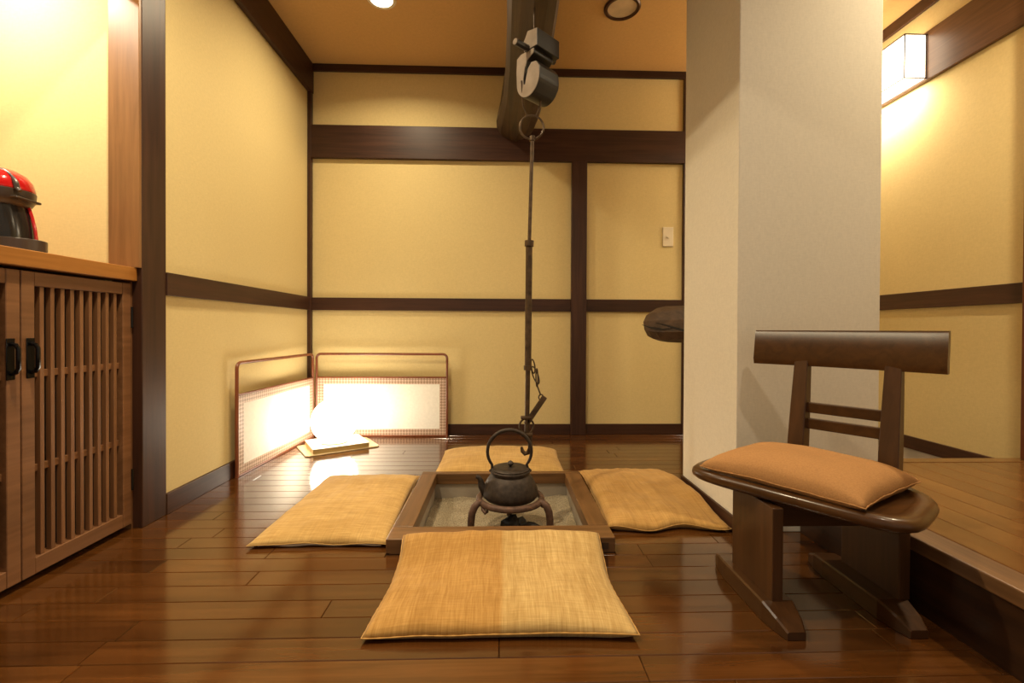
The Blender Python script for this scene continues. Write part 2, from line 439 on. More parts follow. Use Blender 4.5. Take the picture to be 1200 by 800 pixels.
for (y, x0, x1, zb, l, r) in ((-.5, .0, .24, 2.02, .05, .06), (.6, .01, .235, 2.0, .05, .06), (1.3, .015, .235, 2.0, .055, .06), (1.7, .018, .232, 1.995, .06, .05),
    (2.0, .024, .240, 1.99, .05, .06), (2.3, .020, .245, 1.985, .06, .065), (2.6, .010, .250, 1.98, .06, .07), (2.85, -.012, .245, 1.985, .07, .07), (3.0, -.032, .235, 1.99, .09, .08), (3.092, -.030, .225, 2.0, .08, .08)):
    secs.append(beam_ring(y, x0, x1, zb, l, r))
loft(b, secs)
beam = obj('ceiling_beam', b, BEAM); tag(beam, 'rough hewn dark timber beam under the ceiling above the hearth', 'beam')
# log stub behind the pillar
LA, LB = Vector((1.13, 2.03, .760)), Vector((.848, 2.52, .752))
ld = (LB-LA).normalized(); lu = Vector((0, 0, 1)).cross(ld).normalized()      # lu points to the camera side
def logring(t, k):
    p = LA.lerp(LB, t); out = []
    for q in range(10):
        a = 2*PI*(q+.3)/10; r = .100*k*(1+.11*noise.noise(Vector((q*1.9, t*2.5, 3.3))))
        out.append(p + lu*r*math.cos(a) + Vector((0, 0, 1))*r*math.sin(a))
    return out
b = BM(); loft(b, [logring(t, k) for t, k in ((.06, 1.03), (.25, 1.0), (.45, .98), (.65, .97), (.82, .95), (.92, .88), (.975, .76), (1.0, .70))])
lg = obj('log_beam', b, LOG); tag(lg, 'short rough log jutting out behind the pale pillar below the rail', 'log')
cs = 1 if lu.y < 0 else -1
for pts in (((.97, -.02), (.86, -.16), (.72, -.24), (.62, -.2)), ((.80, .05), (.66, -.1), (.5, -.3), (.38, -.42))):
    b = BM(); P = []
    for t, h in pts:
        p = LA.lerp(LB, t); P.append(p + cs*lu*.0965*math.cos(h) + Vector((0, 0, 1))*.0965*math.sin(h*1.3))
    tube(b, P, [.0015, .0045, .005, .002], 6); obj('crack', b, DARK, lg)

# ------------------------------------------------------------------ hearth
hearth = thing('sunken_hearth', 'square sunken hearth with wide timber rim set in the floor', 'hearth', ((HX0+HX1)/2, (HY0+HY1)/2, 0))
W = .070
WN = .052
def hb(poly, mat, z0=.0008, z1=HT):
    b = BM(); prism(b, poly, z0, z1, bev=.0025); return obj('rim_board', b, mat, hearth)
ix0, ix1, iy0, iy1 = HX0+W, HX1-W, HY0+WN+.048, HY1-.040
hb([(HX0, HY0), (HX1, HY0), (HX1, HY0+WN+.042), (HX0, HY0+WN+.042)][:4], HEARTH_X)
hb([(HX0, HY1-.036), (HX1, HY1-.036), (HX1, HY1), (HX0, HY1)], HEARTH_X)
hb([(HX0, HY0+WN+.0425), (HX0+W, HY0+WN+.0425), (HX0+W, HY1-.0365), (HX0, HY1-.0365)], HEARTH_Y)
hb([(HX1-W, HY0+WN+.0425), (HX1, HY0+WN+.0425), (HX1, HY1-.0365), (HX1-W, HY1-.0365)], HEARTH_Y)
b = BM(); box(b, (HX1-.105, HY0-.0015, .012), (HX1-.022, HY0, .034)); obj('inlay', b, plain('rim_inlay', (.05, .025, .012), .4), hearth)
b = BM()
for a, c in (((HX0+.0012, HY0+.0012, -.028), (HX1-.0012, HY0+.012, .006)), ((HX0+.0012, HY1-.012, -.028), (HX1-.0012, HY1-.0012, .006)), ((HX0+.0012, HY0, -.028), (HX0+.012, HY1-.002, .006)), ((HX1-.012, HY0+.002, -.028), (HX1-.0012, HY1-.002, .006))): box(b, a, c)
obj('skirt', b, SUB, hearth)
# wooden lining then metal liner
LN = plain('hearth_lining_wood', (.050, .022, .010), .5, nscale=20)
b = BM()
x0, x1, y0, y1 = HX0+W-.002, HX1-W+.002, HY0+WN+.040, HY1-.034
for a, c in (((x0-.02, y0-.02, .003), (x1+.02, y0, HT-.006)), ((x0-.02, y1, .003), (x1+.02, y1+.02, HT-.006)), ((x0-.02, y0, .003), (x0, y1, HT-.006)), ((x1, y0, .003), (x1+.02, y1, HT-.006))): box(b, a, c)
obj('lining', b, LN, hearth)
b = BM()
for a, c in (((x0-.02, y0-.02, -.14), (x1+.02, y0-.006, .003)), ((x0-.02, y1+.006, -.14), (x1+.02, y1+.02, .003)), ((x0-.02, y0, -.14), (x0-.006, y1, .003)), ((x1+.006, y0, -.14), (x1+.02, y1, .003)), ((x0-.02, y0-.02, -.15), (x1+.02, y1+.02, -.14))): box(b, a, c)
obj('metal_liner', b, METALG, hearth)
b = BM(); nx = 70; g = []
for i in range(nx+1):
    r = []
    for j in range(nx+1):
        u, v = i/nx, j/nx; X = x0-.004+(x1-x0+.008)*u; Y = y0-.004+(y1-y0+.008)*v
        e = min(u, 1-u, v, 1-v)
        z = -.078 + .008*math.exp(-((u-.5)**2+(v-.45)**2)/.05) + .014*math.exp(-e/.05) + .010*noise.noise(Vector((X*9, Y*9, 1))) + .003*noise.noise(Vector((X*60, Y*60, 4)))
        z += .02*math.exp(-((u-.97)**2+(v-.9)**2)/.01)
        r.append(b.verts.new((X, Y, z)))
    g.append(r)
for i in range(nx):
    for j in range(nx): b.faces.new((g[i][j], g[i+1][j], g[i+1][j+1], g[i][j+1]))
ash = obj('ash', b, ASH, hearth, smooth='full'); ash['kind'] = 'stuff'

# trivet
KX, KY = .042, 1.775
tv = thing('trivet', 'iron trivet ring on curved legs standing in the ash', 'trivet', (KX, KY, -.085))
RT = .122
b = BM()
tube(b, [(KX+RT*math.cos(2*PI*k/40), KY+RT*math.sin(2*PI*k/40), .062) for k in range(40)], 
     .0115, 10, closed=True, squash=1.1)
obj('ring', b, RUST, tv, smooth=True)
for a in (205, 335, 90):
    a = math.radians(a); c, s = math.cos(a), math.sin(a)
    b = BM(); P = [(.118, .062), (.134, .064), (.150, .052), (.160, .030), (.164, 0), (.165, -.04), (.164, -.10)]
    tube(b, [(KX+r*c, KY+r*s, z) for r, z in P], [.011, .0135, .0145, .0140, .0135, .0125, .011], 10)
    obj('leg', b, RUST, tv, smooth=True)
    b = BM(); # small claw curled under the ring
    tube(b, [(KX+r*math.cos(a+q), KY+r*math.sin(a+q), z) for r, q, z in ((.122, .12, .058), (.128, .2, .045), (.126, .28, .037), (.118, .33, .044))], [.008, .008, .008, .006], 8)
    obj('claw', b, RUST, tv, smooth=True)

# charcoal
for i, (px, py, pz, sx, sy, sz, rz) in enumerate(((.040, 1.735, -.038, .036, .030, .052, .2), (.000, 1.675, -.062, .040, .026, .024, -.4), (.122, 1.72, -.046, .048, .032, .036, -.5), (.072, 1.80, -.054, .045, .028, .026, .8))):
    b = BM(); bmesh.ops.create_icosphere(b, subdivisions=2, radius=1)
    for v in b.verts:
        q = 1 + .28*noise.noise(v.co*1.9 + Vector((i*7, 0, 0)))
        v.co = Vector((round(v.co.x*3)/3*.5+v.co.x*.5, v.co.y, v.co.z))*q
        v.co = Vector((v.co.x*sx, v.co.y*sy, v.co.z*sz))
    bmesh.ops.rotate(b, cent=(0, 0, 0), matrix=Matrix.Rotation(rz, 3, 'Z'), verts=b.verts)
    bmesh.ops.translate(b, vec=(px, py, pz), verts=b.verts)
    o = obj('charcoal', b, COAL)
    tag(o, ('black charcoal lump standing tallest under the left of the kettle', 'flat black charcoal piece lying at the foot of the tall lump', 'black slanting charcoal lump at the right under the kettle', 'low charcoal piece behind, between the other lumps')[i], 'charcoal', 'charcoal pieces in the hearth ash')

# kettle
kt = thing('iron_kettle', 'black cast iron kettle with tall bail handle on the trivet', 'kettle', (KX, KY, .06))
kz = .062
b = BM(); lathe(b, [(.001, -.004), (.076, -.004), (.098, .003), (.1075, .014), (.109, .024), (.106, .040), (.098, .060), (.088, .078), (.080, .089), (.0745, .094), (.074, .100), (.078, .103), (.078, .109), (.073, .112), (.064, .113)], (KX, KY, kz), 40)
obj('body', b, IRON, kt, smooth=True)
b = BM(); lathe(b, [(.073, .1095), (.0735, .116), (.070, .119), (.045, .1215), (.012, .1225), (.0, .1225)], (KX, KY, kz), 40)
lid = obj('lid', b, IRON, kt, smooth=True)
b = BM(); lathe(b, [(.004, .120), (.005, .126), (.011, .130), (.0125, .136), (.009, .142), (.003, .146), (0, .147)], (KX, KY, kz), 16); obj('knob', b, IRON, lid, smooth=True)
b = BM(); tube(b, [(KX-.078, KY-.005, kz+.022), (KX-.100, KY-.008, kz+.032), (KX-.112, KY-.01, kz+.052), (KX-.117, KY-.011, kz+.074), (KX-.124, KY-.012, kz+.086), (KX-.134, KY-.012, kz+.088)], [.026, .021, .015, .011, .009, .008], 14, squash=.9)
obj('spout', b, IRON, kt, smooth=True)
b = BM(); P = []
for k in range(29):
    a = math.radians(-38 + (256)*k/28)
    P.append((KX-.004+.086*math.cos(PI-a)*1.0, KY, kz+.182+.084*math.sin(a)))
P = [(KX-.072, KY, kz+.104)] + P + [(KX+.072, KY, kz+.104)]
tube(b, P, [.0045]+[.0055+.0022*math.sin(PI*k/28) for k in range(29)]+[.0045], 10)
obj('handle', b, IRON, kt, smooth=True)
for sgn in (-1, 1):
    b = BM(); tube(b, [(KX+sgn*.066, KY, kz+.104), (KX+sgn*.074, KY, kz+.112), (KX+sgn*.080, KY, kz+.104)], .006, 8); obj('lug', b, IRON, kt, smooth=True)

# ------------------------------------------------------------------ kettle hanger
HYY = 1.80
def P3(dx, z, dy=0): return (dx, HYY+dy, z)
hg = thing('kettle_hanger', 'long iron pot hanger rod hanging down to the kettle handle', 'hanger', (.12, HYY, 1.57))
b = BM(); tube(b, [(.120+.047*math.cos(2*PI*k/28), HYY, 1.519+.047*math.sin(2*PI*k/28)) for k in range(28)], .0042, 8, closed=True); obj('ring', b, IRON2, hg, smooth=True)
b = BM(); tube(b, [P3(.123, 1.478), P3(.113, 1.05)], .0075, 10); tube(b, [P3(.123, 1.484), P3(.1225, 1.466)], .011, 10); obj('rod', b, IRON2, hg, smooth=True)
b = BM(); tube(b, [P3(.113, 1.072), P3(.1125, 1.05)], .0185, 12); tube(b, [P3(.1125, 1.06), P3(.110, .565)], .0135, 12); tube(b, [P3(.1095, .578), P3(.1095, .560)], .0165, 12); obj('tube', b, IRON2, hg, smooth=True)
b = BM(); tube(b, [P3(.110, .57), P3(.107, .31)], .0098, 10); obj('lower_rod', b, IRON2, hg, smooth=True)
def linkring(bm, c, rx, rz, tilt, r=.0028, turn=0):
    pts = []
    for k in range(20):
        a = 2*PI*k/20; x = rx*math.cos(a); z = rz*math.sin(a)
        X = x*math.cos(tilt)-z*math.sin(tilt); Z = x*math.sin(tilt)+z*math.cos(tilt)
        pts.append((c[0]+X*math.cos(turn), c[1]+X*math.sin(turn), c[2]+Z))
    tube(bm, pts, r, 7, closed=True)
for c, rx, rz, tl, tn in (((.130, HYY, .575), .008, .028, .15, .3), ((.140, HYY, .540), .010, .036, .35, 0), ((.146, HYY, .530), .008, .036, .05, 1.0)):
    b = BM(); linkring(b, c, rx, rz, tl, turn=tn); obj('chain_link', b, IRON2, hg, smooth=True)
b = BM(); tube(b, [P3(.146, .502), P3(.154, .480), P3(.160, .464)], .003, 8); linkring(b, (.163, HYY, .452), .009, .011, 0); obj('hook_wire', b, IRON2, hg, smooth=True)
b = BM()
for dy in (-.009, .006):
    t = Matrix.Translation((.141, HYY+dy, .400)) @ Matrix.Rotation(math.radians(34), 4, 'Y')
    box(b, (-.010, 0, -.066), (.010, .003, .066), .001, 1, mat=t)
box(b, (-.004, -.009, -.06), (.004, .009, -.045), 0, 1, mat=Matrix.Translation((.141, HYY, .400)) @ Matrix.Rotation(math.radians(34), 4, 'Y'))
obj('lever', b, IRON2, hg)
b = BM(); box(b, (.082, HYY-.012, .366), (.124, HYY+.012, .378), .004, 2); obj('catch_plate', b, IRON2, hg, smooth=True)
b = BM(); linkring(b, (.106, HYY, .338), .028, .030, 0, .0042); obj('swivel_ring', b, IRON2, hg, smooth=True)
b = BM(); box(b, (.082, HYY-.014, .298), (.130, HYY+.014, .312), .004, 2); obj('bracket', b, IRON2, hg, smooth=True)
b = BM(); box(b, (.112, HYY-.006, .238), (.128, HYY+.006, .302), .003, 2); tube(b, [P3(.120, .250, -.0), P3(.112, .232), P3(.100, .228), P3(.090, .238), P3(.086, .255)], [.008, .009, .009, .008, .005], 10)
obj('pot_hook', b, IRON2, hg, smooth=True)

# wooden hook hanging from beam
wh = thing('wooden_hook', 'dark carved wooden hook with pale side hanging under the beam', 'hook', (.13, 1.78, 1.90))
RZ = Matrix.Translation((.135, 1.79, 0)) @ Matrix.Rotation(math.radians(-48), 4, 'Z') @ Matrix.Translation((0, 0, 1.765-1.775*.89)) @ Matrix.Diagonal((1, 1, .89, 1))   # local x: hook plane, y: thickness
# profile drawn in local x / z : J shaped body
prof = [(-.075, 1.80), (-.020, 1.862), (-.012, 1.862), (-.018, 1.835), (-.030, 1.805), (-.028, 1.775), (-.010, 1.745), (-.006, 1.700), (-.016, 1.690),(.002, 1.690)]
def slab(bm, pts, y0, y1, bev=.003):
    t = RZ @ Matrix(((1, 0, 0, 0), (0, 0, -1, 0), (0, 1, 0, 0), (0, 0, 0, 1)))
    prism(bm, pts, -y1, -y0, mat=t, bev=bev)
jp = []
for k in range(15):      # outer curve
    a = math.radians(180 + 180*k/14); jp.append((.062*math.cos(a), 1.680+.070*math.sin(a)))
jp += [(.062, 1.715), (.045, 1.742), (.018, 1.748), (.000, 1.728), (-.008, 1.700)]
for k in range(5):
    a = math.radians(200 - 40*k); jp.append((-.012+.010*math.cos(a), 1.672 - .012*math.cos(a)*0 - .010*k/4))
jp = [(-.062, 1.80), (-.064, 1.74)] + [(.062*math.cos(math.radians(180+180*k/16)), 1.685+.075*math.sin(math.radians(180+180*k/16))) for k in range(17)] + \
     [(.060, 1.722), (.044, 1.748), (.020, 1.752), (.000, 1.732), (-.008, 1.702), (-.015, 1.668), (-.024, 1.672), (-.026, 1.700), (-.018, 1.742), (-.004, 1.772), (.030, 1.790), (.032, 1.810), (-.040, 1.812)]
b = BM(); slab(b, jp, -.042, .066); obj('body', b, HOOKD, wh)
jf = [(x*.97-.001, 1.72+(z-1.72)*.975) for x, z in jp]
b = BM(); slab(b, jf, -.0445, -.0425, .0005); obj('pale_face', b, HOOKL, wh)
b = BM(); slab(b, [(-.022, 1.808), (.050, 1.808), (.050, 1.885), (.0, 1.895), (-.022, 1.86)], -.045, .082); obj('head_block', b, HOOKD, wh)
b = BM(); slab(b, [(-.020, 1.812), (.048, 1.812), (.048, 1.882), (.0, 1.892), (-.020, 1.858)], -.047, -.0455, .0004); obj('pale_face', b, HOOKL, wh)
b = BM(); tube(b, [(.052, 1.715, 1.800), (.090, 1.750, 1.802), (.150, 1.800, 1.806), (.214, 1.858, 1.812)], .0125, 8); obj('peg', b, HOOKD, wh, smooth=True)
b = BM(); tube(b, [(.0515, 1.7145, 1.800), (.0500, 1.7130, 1.800)], .0115, 8); obj('peg_end', b, HOOKL, wh)
b = BM(); tube(b, [(.128, 1.80, 2.0), (.128, 1.80, 1.875)], .003, 6); obj('rope', b, IRON2, wh)
wl = BM(); tube(wl, [(.078, 1.78, 1.69), (.085, 1.795, 1.60), (.100, 1.80, 1.567), (.120, 1.80, 1.560), (.140, 1.80, 1.567), (.152, 1.795, 1.60), (.166, 1.79, 1.69)], .0032, 8)
wo = obj('wire_loop', wl, IRON2, wh, smooth=True)

# ------------------------------------------------------------------ cushions
def cushion(name, label, cs, t, mat, seed, zbase=.002, nu=64, nv=48, bow=.02, wr=.006, edge=.010, zfun=None, lift=None, group='linen floor cushions around the hearth', cat='cushion', pw=.40, wob=0, seam=.0015):
    """cs: four floor corners near-left, near-right, far-right, far-left"""
    c00, c10, c11, c01 = [Vector(c) for c in cs]
    b = BM(); uvl = None
    def pos(u, v):
        p = (c00*(1-u)+c10*u)*(1-v) + (c01*(1-u)+c11*u)*v
        ctr = (c00+c10+c11+c01)/4
        e = 4*u*(1-u)*(1 - 4*v*(1-v)) + 4*v*(1-v)*(1 - 4*u*(1-u))      # bow the sides inwards, keep the corners
        p = p + (ctr - p)*bow*e*1.0
        p = p + Vector((noise.noise(Vector((u*5, v*5, seed))), noise.noise(Vector((u*5, v*5, seed+9))), 0))*.004
        if wob: # wavy near edge
            k = max(0, 1-v*5); p.y += wob*k*math.sin(u*11+1.0)*.6
        return p
    top, bot = [], []
    for i in range(nu+1):
        rt, rb = [], []
        for j in range(nv+1):
            u, v = i/nu, j/nv; p = pos(u, v)
            eu = max(0, 1-abs(2*u-1)**3.2); ev = max(0, 1-abs(2*v-1)**3.2)
            h = (eu*ev)**pw
            du = min(u, 1-u); dv = min(v, 1-v)
            w_ = wr*(noise.noise(Vector((p.x*7, p.y*7, seed))) + .6*noise.noise(Vector((p.x*16, p.y*5, seed+3))) + .35*noise.noise(Vector((p.x*30, p.y*30, seed+5))))
            # radial creases near the border
            dd = min(du, dv); along = v if du < dv else u
            w_ += .45*wr*math.exp(-dd/.06)*math.sin(along*46+3*noise.noise(Vector((along*4, seed, 0))))*min(1, dd*30)
            zb = zbase if zfun is None else zfun(p.x, p.y)
            ez = edge + (.006*noise.noise(Vector((u*4, v*4, seed+20))) if (i in (0, nu) or j in (0, nv)) else 0)
            if wob and v < .25: ez += .010*(1-v*4)*(.5+.5*math.sin(u*11+1.0))
            lz = lift(u, v) if lift else 0
            zt = zb + ez + t*h + w_*h + lz
            zl = zb + ez*(1-min(1, h*3)) + lz*(1-min(1, h*1.2))
            rt.append(b.verts.new((p.x, p.y, zt)))
            rb.append(rt[-1] if (i in (0, nu) or j in (0, nv)) else b.verts.new((p.x, p.y, min(zl, zt-.001))))
        top.append(rt); bot.append(rb)
    uvl = b.loops.layers.uv.new('UVMap')
    for i in range(nu):
        for j in range(nv):
            for G, rev in ((top, 0), (bot, 1)):
                idx = [(i, j), (i+1, j), (i+1, j+1), (i, j+1)]
                if rev: idx = idx[::-1]
                vs = [G[a][c] for a, c in idx]
                if len(set(vs)) < 3: continue
                try: f = b.faces.new(vs)
                except ValueError: continue
                for lp, (a, c) in zip(f.loops, idx): lp[uvl].uv = (a/nu, c/nv)
    o = obj(name, b, mat, smooth='full')
    # seam piping along the border, slightly puckered
    ring = [top[i][0] for i in range(0)]
    tag(o, label, cat, group)
    me = o.data
    border = [(i, 0) for i in range(nu)] + [(nu, j) for j in range(nv)] + [(nu-i, nv) for i in range(nu)] + [(0, nv-j) for j in range(nv)]
    pts = []
    for (i, j) in border:
        u, v = i/nu, j/nv; p = pos(u, v); zb = zbase if zfun is None else zfun(p.x, p.y)
        ez = edge + .006*noise.noise(Vector((u*4, v*4, seed+20)))
        if wob and v < .25: ez += .010*(1-v*4)*(.5+.5*math.sin(u*11+1.0))
        pts.append((p.x, p.y, zb+ez+(lift(u, v) if lift else 0)))
    sb = BM(); tube(sb, pts, [seam*(1+.35*math.sin(k*1.9)) for k in range(len(pts))], 6, closed=True)
    obj('seam', sb, mat, o, smooth='full')
    return o
def sm(a, b, x):
    t = max(0, min(1, (x-a)/(b-a))); return t*t*(3-2*t)
cushion('floor_cushion', 'golden linen floor cushion in two tones lying in front of the hearth', [(-.316, 1.045, 0), (.326, 1.036, 0), (.322, 1.462, 0), (-.304, 1.462, 0)], 
        .040, L1, 1.3, bow=.035,
        zfun=lambda x, y: .002 + .047*sm(1.30, 1.452, y), edge=.012)
lc = cushion('floor_cushion', 'golden linen floor cushion with white lining showing, left of hearth', [(-.822, 1.500, 0), (-.366, 1.500, 0), (-.385, 2.200, 0), (-.815, 2.205, 0)], .036, L2, 5.1, bow=.03, edge=.010)
b = BM(); tube(b, [(-.79+.40*k/20, 1.508+.012*math.sin(PI*k/20), .0085+.002*math.sin(k*.9)) for k in range(21)], [.002+.0045*math.sin(PI*k/20) for k in range(21)], 8)
obj('lining', b, INNER, lc, smooth='full')
cushion('floor_cushion', 'rumpled golden floor cushion between the hearth and the pale pillar', [(.386, 1.585, 0), (.826, 1.600, 0), (.810, 2.270, 0), (.400, 2.270, 0)], .036, L3, 8.7, bow=.03, wr=.011, edge=.010, wob=.022, lift=lambda u, v: .034*sm(.72, 1, u)*sm(0, .4, v)*(1-.95*sm(.6, 1, v)))
cushion('floor_cushion', 'golden linen floor cushion on the far side of the hearth', [(-.325, 2.160, 0), (.325, 2.160, 0), (.330, 2.640, 0), (-.318, 2.640, 0)], .055, L2, 12.2, bow=.035, edge=.014)

# ------------------------------------------------------------------ chair
CC = Vector((.845, 1.215, 0)); CA = math.radians(-53.5)
ch = thing('swivel_chair', 'low dark wooden swivel chair beside the pillar, its seat turned left', 'chair', (CC.x, CC.y, 0))
SM_ = Matrix.Translation(CC) @ Matrix.Rotation(CA, 4, 'Z')       # local x along the front edge, -y front, +y back
def cb(a, c, bev=.003, mat=None, seg=2):
    b = BM(); box(b, a, c, bev, seg, mat); return b
for px0, px1, nx0, nx1 in ((.676, .704, .652, .732), (1.000, 1.028, .946, 1.026)):
    obj('leg_panel', cb((px0, 1.102, .048), (px1, 1.296, .280), .002), CHAIRZ, ch)
    b = BM()   # foot rail : long runner with sloping tapered ends
    xm0, xm1 = nx0, nx1
    S_ = []
    for yy, hw, zt in ((1.030, .55, .020), (1.060, .80, .036), (1.105, 1, .050), (1.300, 1, .050), (1.345, .85, .046), (1.385, .55, .028)):
        cx = (xm0+xm1)/2; h = (xm1-xm0)/2*hw
        S_.append([(cx-h, yy, .001), (cx-h, yy, zt-.004), (cx-h+.004, yy, zt), (cx+h-.004, yy, zt), (cx+h, yy, zt-.004), (cx+h, yy, .001)])
    loft(b, S_); obj('foot_rail', b, wood('foot_wood', (.045, .018, .006), (.085, .035, .012), 'Y', .28), ch)
obj('stretcher', cb((.704, 1.17, .205), (1.000, 1.235, .280), .002), CHAIR, ch)
obj('top_plate', cb((-.10, -.10, .280), (.10, .10, .2885), .002, SM_), CHAIR, ch)
# seat: rounded board with a shallow dished recess
def outl(a):
    n = 5.5 if math.sin(a) < 0 else 2.6; c, s = math.cos(a), math.sin(a)
    r = (abs(c)/.268)**n + (abs(s)/(.175 if s < 0 else .185))**n
    r = r**(-1/n); return r*c, r*s
b = BM(); NR = 72; rings = []
for sc, z in ((0.0, .3090), (.5, .3090), (.78, .3105), (.825, .3130), (.840, .3150), (.855, .3185), (.92, .3195), (.965, .3175), (.992, .3110), (1.0, .303), (.990, .294), (.965, .2895), (.5, .2885), (0.0, .2885)):
    rings.append([b.verts.new(SM_ @ Vector((outl(2*PI*k/NR)[0]*sc-.006, outl(2*PI*k/NR)[1]*sc-.010, z))) for k in range(NR)] if sc else [b.verts.new(SM_ @ Vector((0, 0, z)))])
for A, B in zip(rings, rings[1:]):
    for k in range(NR):
        k2 = (k+1) % NR
        if len(A) == 1: b.faces.new((A[0], B[k], B[k2]))
        elif len(B) == 1: b.faces.new((A[k], A[k2], B[0]))
        else: b.faces.new((A[k], B[k], B[k2], A[k2]))
obj('seat', b, CHAIR, ch, smooth='full')
# back posts
def post(lx):
    b = BM(); SS = []
    for z, yy, hw, hd in ((.312, .150, .0225, .026), (.40, .160, .022, .025), (.50, .172, .0205, .022), (.60, .185, .019, .018), (.665, .193, .018, .015)):
        SS.append([SM_ @ Vector(p) for p in ((lx-hw, yy-hd, z), (lx+hw, yy-hd, z), (lx+hw, yy+hd, z), (lx-hw, yy+hd, z))])
    loft(b, SS); bmesh.ops.bevel(b, geom=b.edges[:], offset=.002, segments=1, affect='EDGES'); return obj('back_post', b, CHAIRZ, ch)
post(-.083); post(.142)
for z in (.423, .471):
    yy = .166 + (z-.40)*.12
    obj('back_slat', cb((-.066, yy-.010, z), (.126, yy+.008, z+.031), .002, SM_), CHAIR, ch)
b = BM(); SS = []
for k in range(13):
    q = -1+2*k/12; lx = .016+.236*q; arc = -.016*q*q
    pr_ = [(.178, .612), (.174, .630), (.187, .716), (.192, .722), (.210, .722), (.214, .716), (.202, .612)]
    SS.append([SM_ @ Vector((lx, yy+arc, z)) for yy, z in pr_])
loft(b, SS); obj('backrest', b, CHAIR, ch, smooth=True)
# its cushion
def cpt(x, y): v = SM_ @ Vector((x, y, 0)); return (v.x, v.y, 0)
cushion('seat_cushion', 'light brown cotton cushion lying on the seat of the wooden chair', [cpt(-.222, -.168), cpt(.172, -.180), cpt(.212, .118), cpt(-.195, .124)], .058, L4, 21.0, bow=.06, wr=.004, edge=.010,
        zfun=lambda x, y: .320, group=None, pw=.42, lift=lambda u, v: .010*v*v)

# ------------------------------------------------------------------ screen, lamp and tray
sc = thing('folding_screen', 'low two panel screen with white paper and reddish frame in the corner', 'screen', (-1.235, 3.06, 0))
def panel(p0, p1):
    """p0,p1: floor points; outer frame + paper + woven border"""
    p0, p1 = Vector(p0), Vector(p1); L = (p1-p0).length; ang = math.atan2(p1.y-p0.y, p1.x-p0.x)
    T_ = Matrix.Translation((p0.x, p0.y, 0)) @ Matrix.Rotation(ang, 4, 'Z')
    H_ = .560; fr = .0075
    b = BM(); r = .028; pts = [(fr, 0, 0), (fr, 0, H_-r-fr)]
    for k in range(1, 6): a = PI - PI/2*k/5; pts.append((fr+r+r*math.cos(a), 0, H_-fr-r+r*math.sin(a)))
    for k in range(6): a = PI/2 - PI/2*k/5; pts.append((L-fr-r+r*math.cos(a), 0, H_-fr-r+r*math.sin(a)))
    pts.append((L-fr, 0, 0))
    tube(b, [T_ @ Vector(p) for p in pts], .0085, 8); box(b, (fr, -.007, .0), (L-fr, .007, .012), .002, 1, T_); box(b, (fr, -.007, .392), (L-fr, .007, .402), .002, 1, T_)
    obj('frame', b, REDW, sc, smooth=True)
    bw = .040; x0, x1, z0, z1 = .016, L-.016, .012, .392
    b = BM(); uvl = b.loops.layers.uv.new('UVMap')
    for q in (((x0, z0), (x1, z0), (x1, z0+bw), (x0, z0+bw)), ((x0, z1-bw), (x1, z1-bw), (x1, z1), (x0, z1)), ((x0, z0+bw), (x0+bw, z0+bw), (x0+bw, z1-bw), (x0, z1-bw)), ((x1-bw, z0+bw), (x1, z0+bw), (x1, z1-bw), (x1-bw, z1-bw))):
        for yy in (-.0045, .0045):
            f = b.faces.new([b.verts.new(T_ @ Vector((x, yy, z))) for x, z in q])
            for lp, (x, z) in zip(f.loops, q): lp[uvl].uv = ((x+z)*52, (x-z)*52)
    # thickness
    me = obj('woven_border', b, WOVEN, sc)
    b = BM(); box(b, (x0+bw, -.0035, z0+bw), (x1-bw, .0035, z1-bw), 0, 1, T_); obj('paper', b, PAPER, sc)
panel((-1.268, 2.222), (-1.238, 3.050)); panel((-1.229, 3.066), (-.349, 3.066))

TA = math.atan2(.22, .33)
TM = Matrix.Translation((-.985, 2.80, 0)) @ Matrix.Rotation(TA, 4, 'Z')
b = BM(); prism(b, [(x, y) for x, y in ((-.21, -.125), (-.195, -.14), (.195, -.14), (.21, -.125), (.21, .125), (.195, .14), (-.195, .14), (-.21, .125))], .001, .007, mat=TM, bev=.001)
tag(obj('tray', b, TRAY), 'thin pale tray on the floor under the glowing globe lamp', 'tray')
SMx = Matrix.Translation((-.985, 2.80, 0)) @ Matrix.Rotation(TA-.03, 4, 'Z')
gl = thing('globe_lamp', 'glowing white globe lamp on a pale square slab in the corner', 'lamp', (-1.0, 2.78, .007))
b = BM(); box(b, (-.165, -.130, .0075), (.150, .130, .032), .003, 2, SMx); obj('base', b, GOLD, gl)
b = BM(); box(b, (-.167, -.132, .032), (.152, .132, .037), .0015, 1, SMx); obj('base_top', b, CREAM, gl)
b = BM(); lathe(b, [(.075, .037), (.078, .045), (.070, .050)], (-.995, 2.765, 0), 32); obj('collar', b, GOLD, gl, smooth=True)
b = BM(); bmesh.ops.create_uvsphere(b, u_segments=48, v_segments=24, radius=.132); bmesh.ops.translate(b, vec=(-.995, 2.765, .168), verts=b.verts)
obj('globe', b, GLOBE, gl, smooth='full')

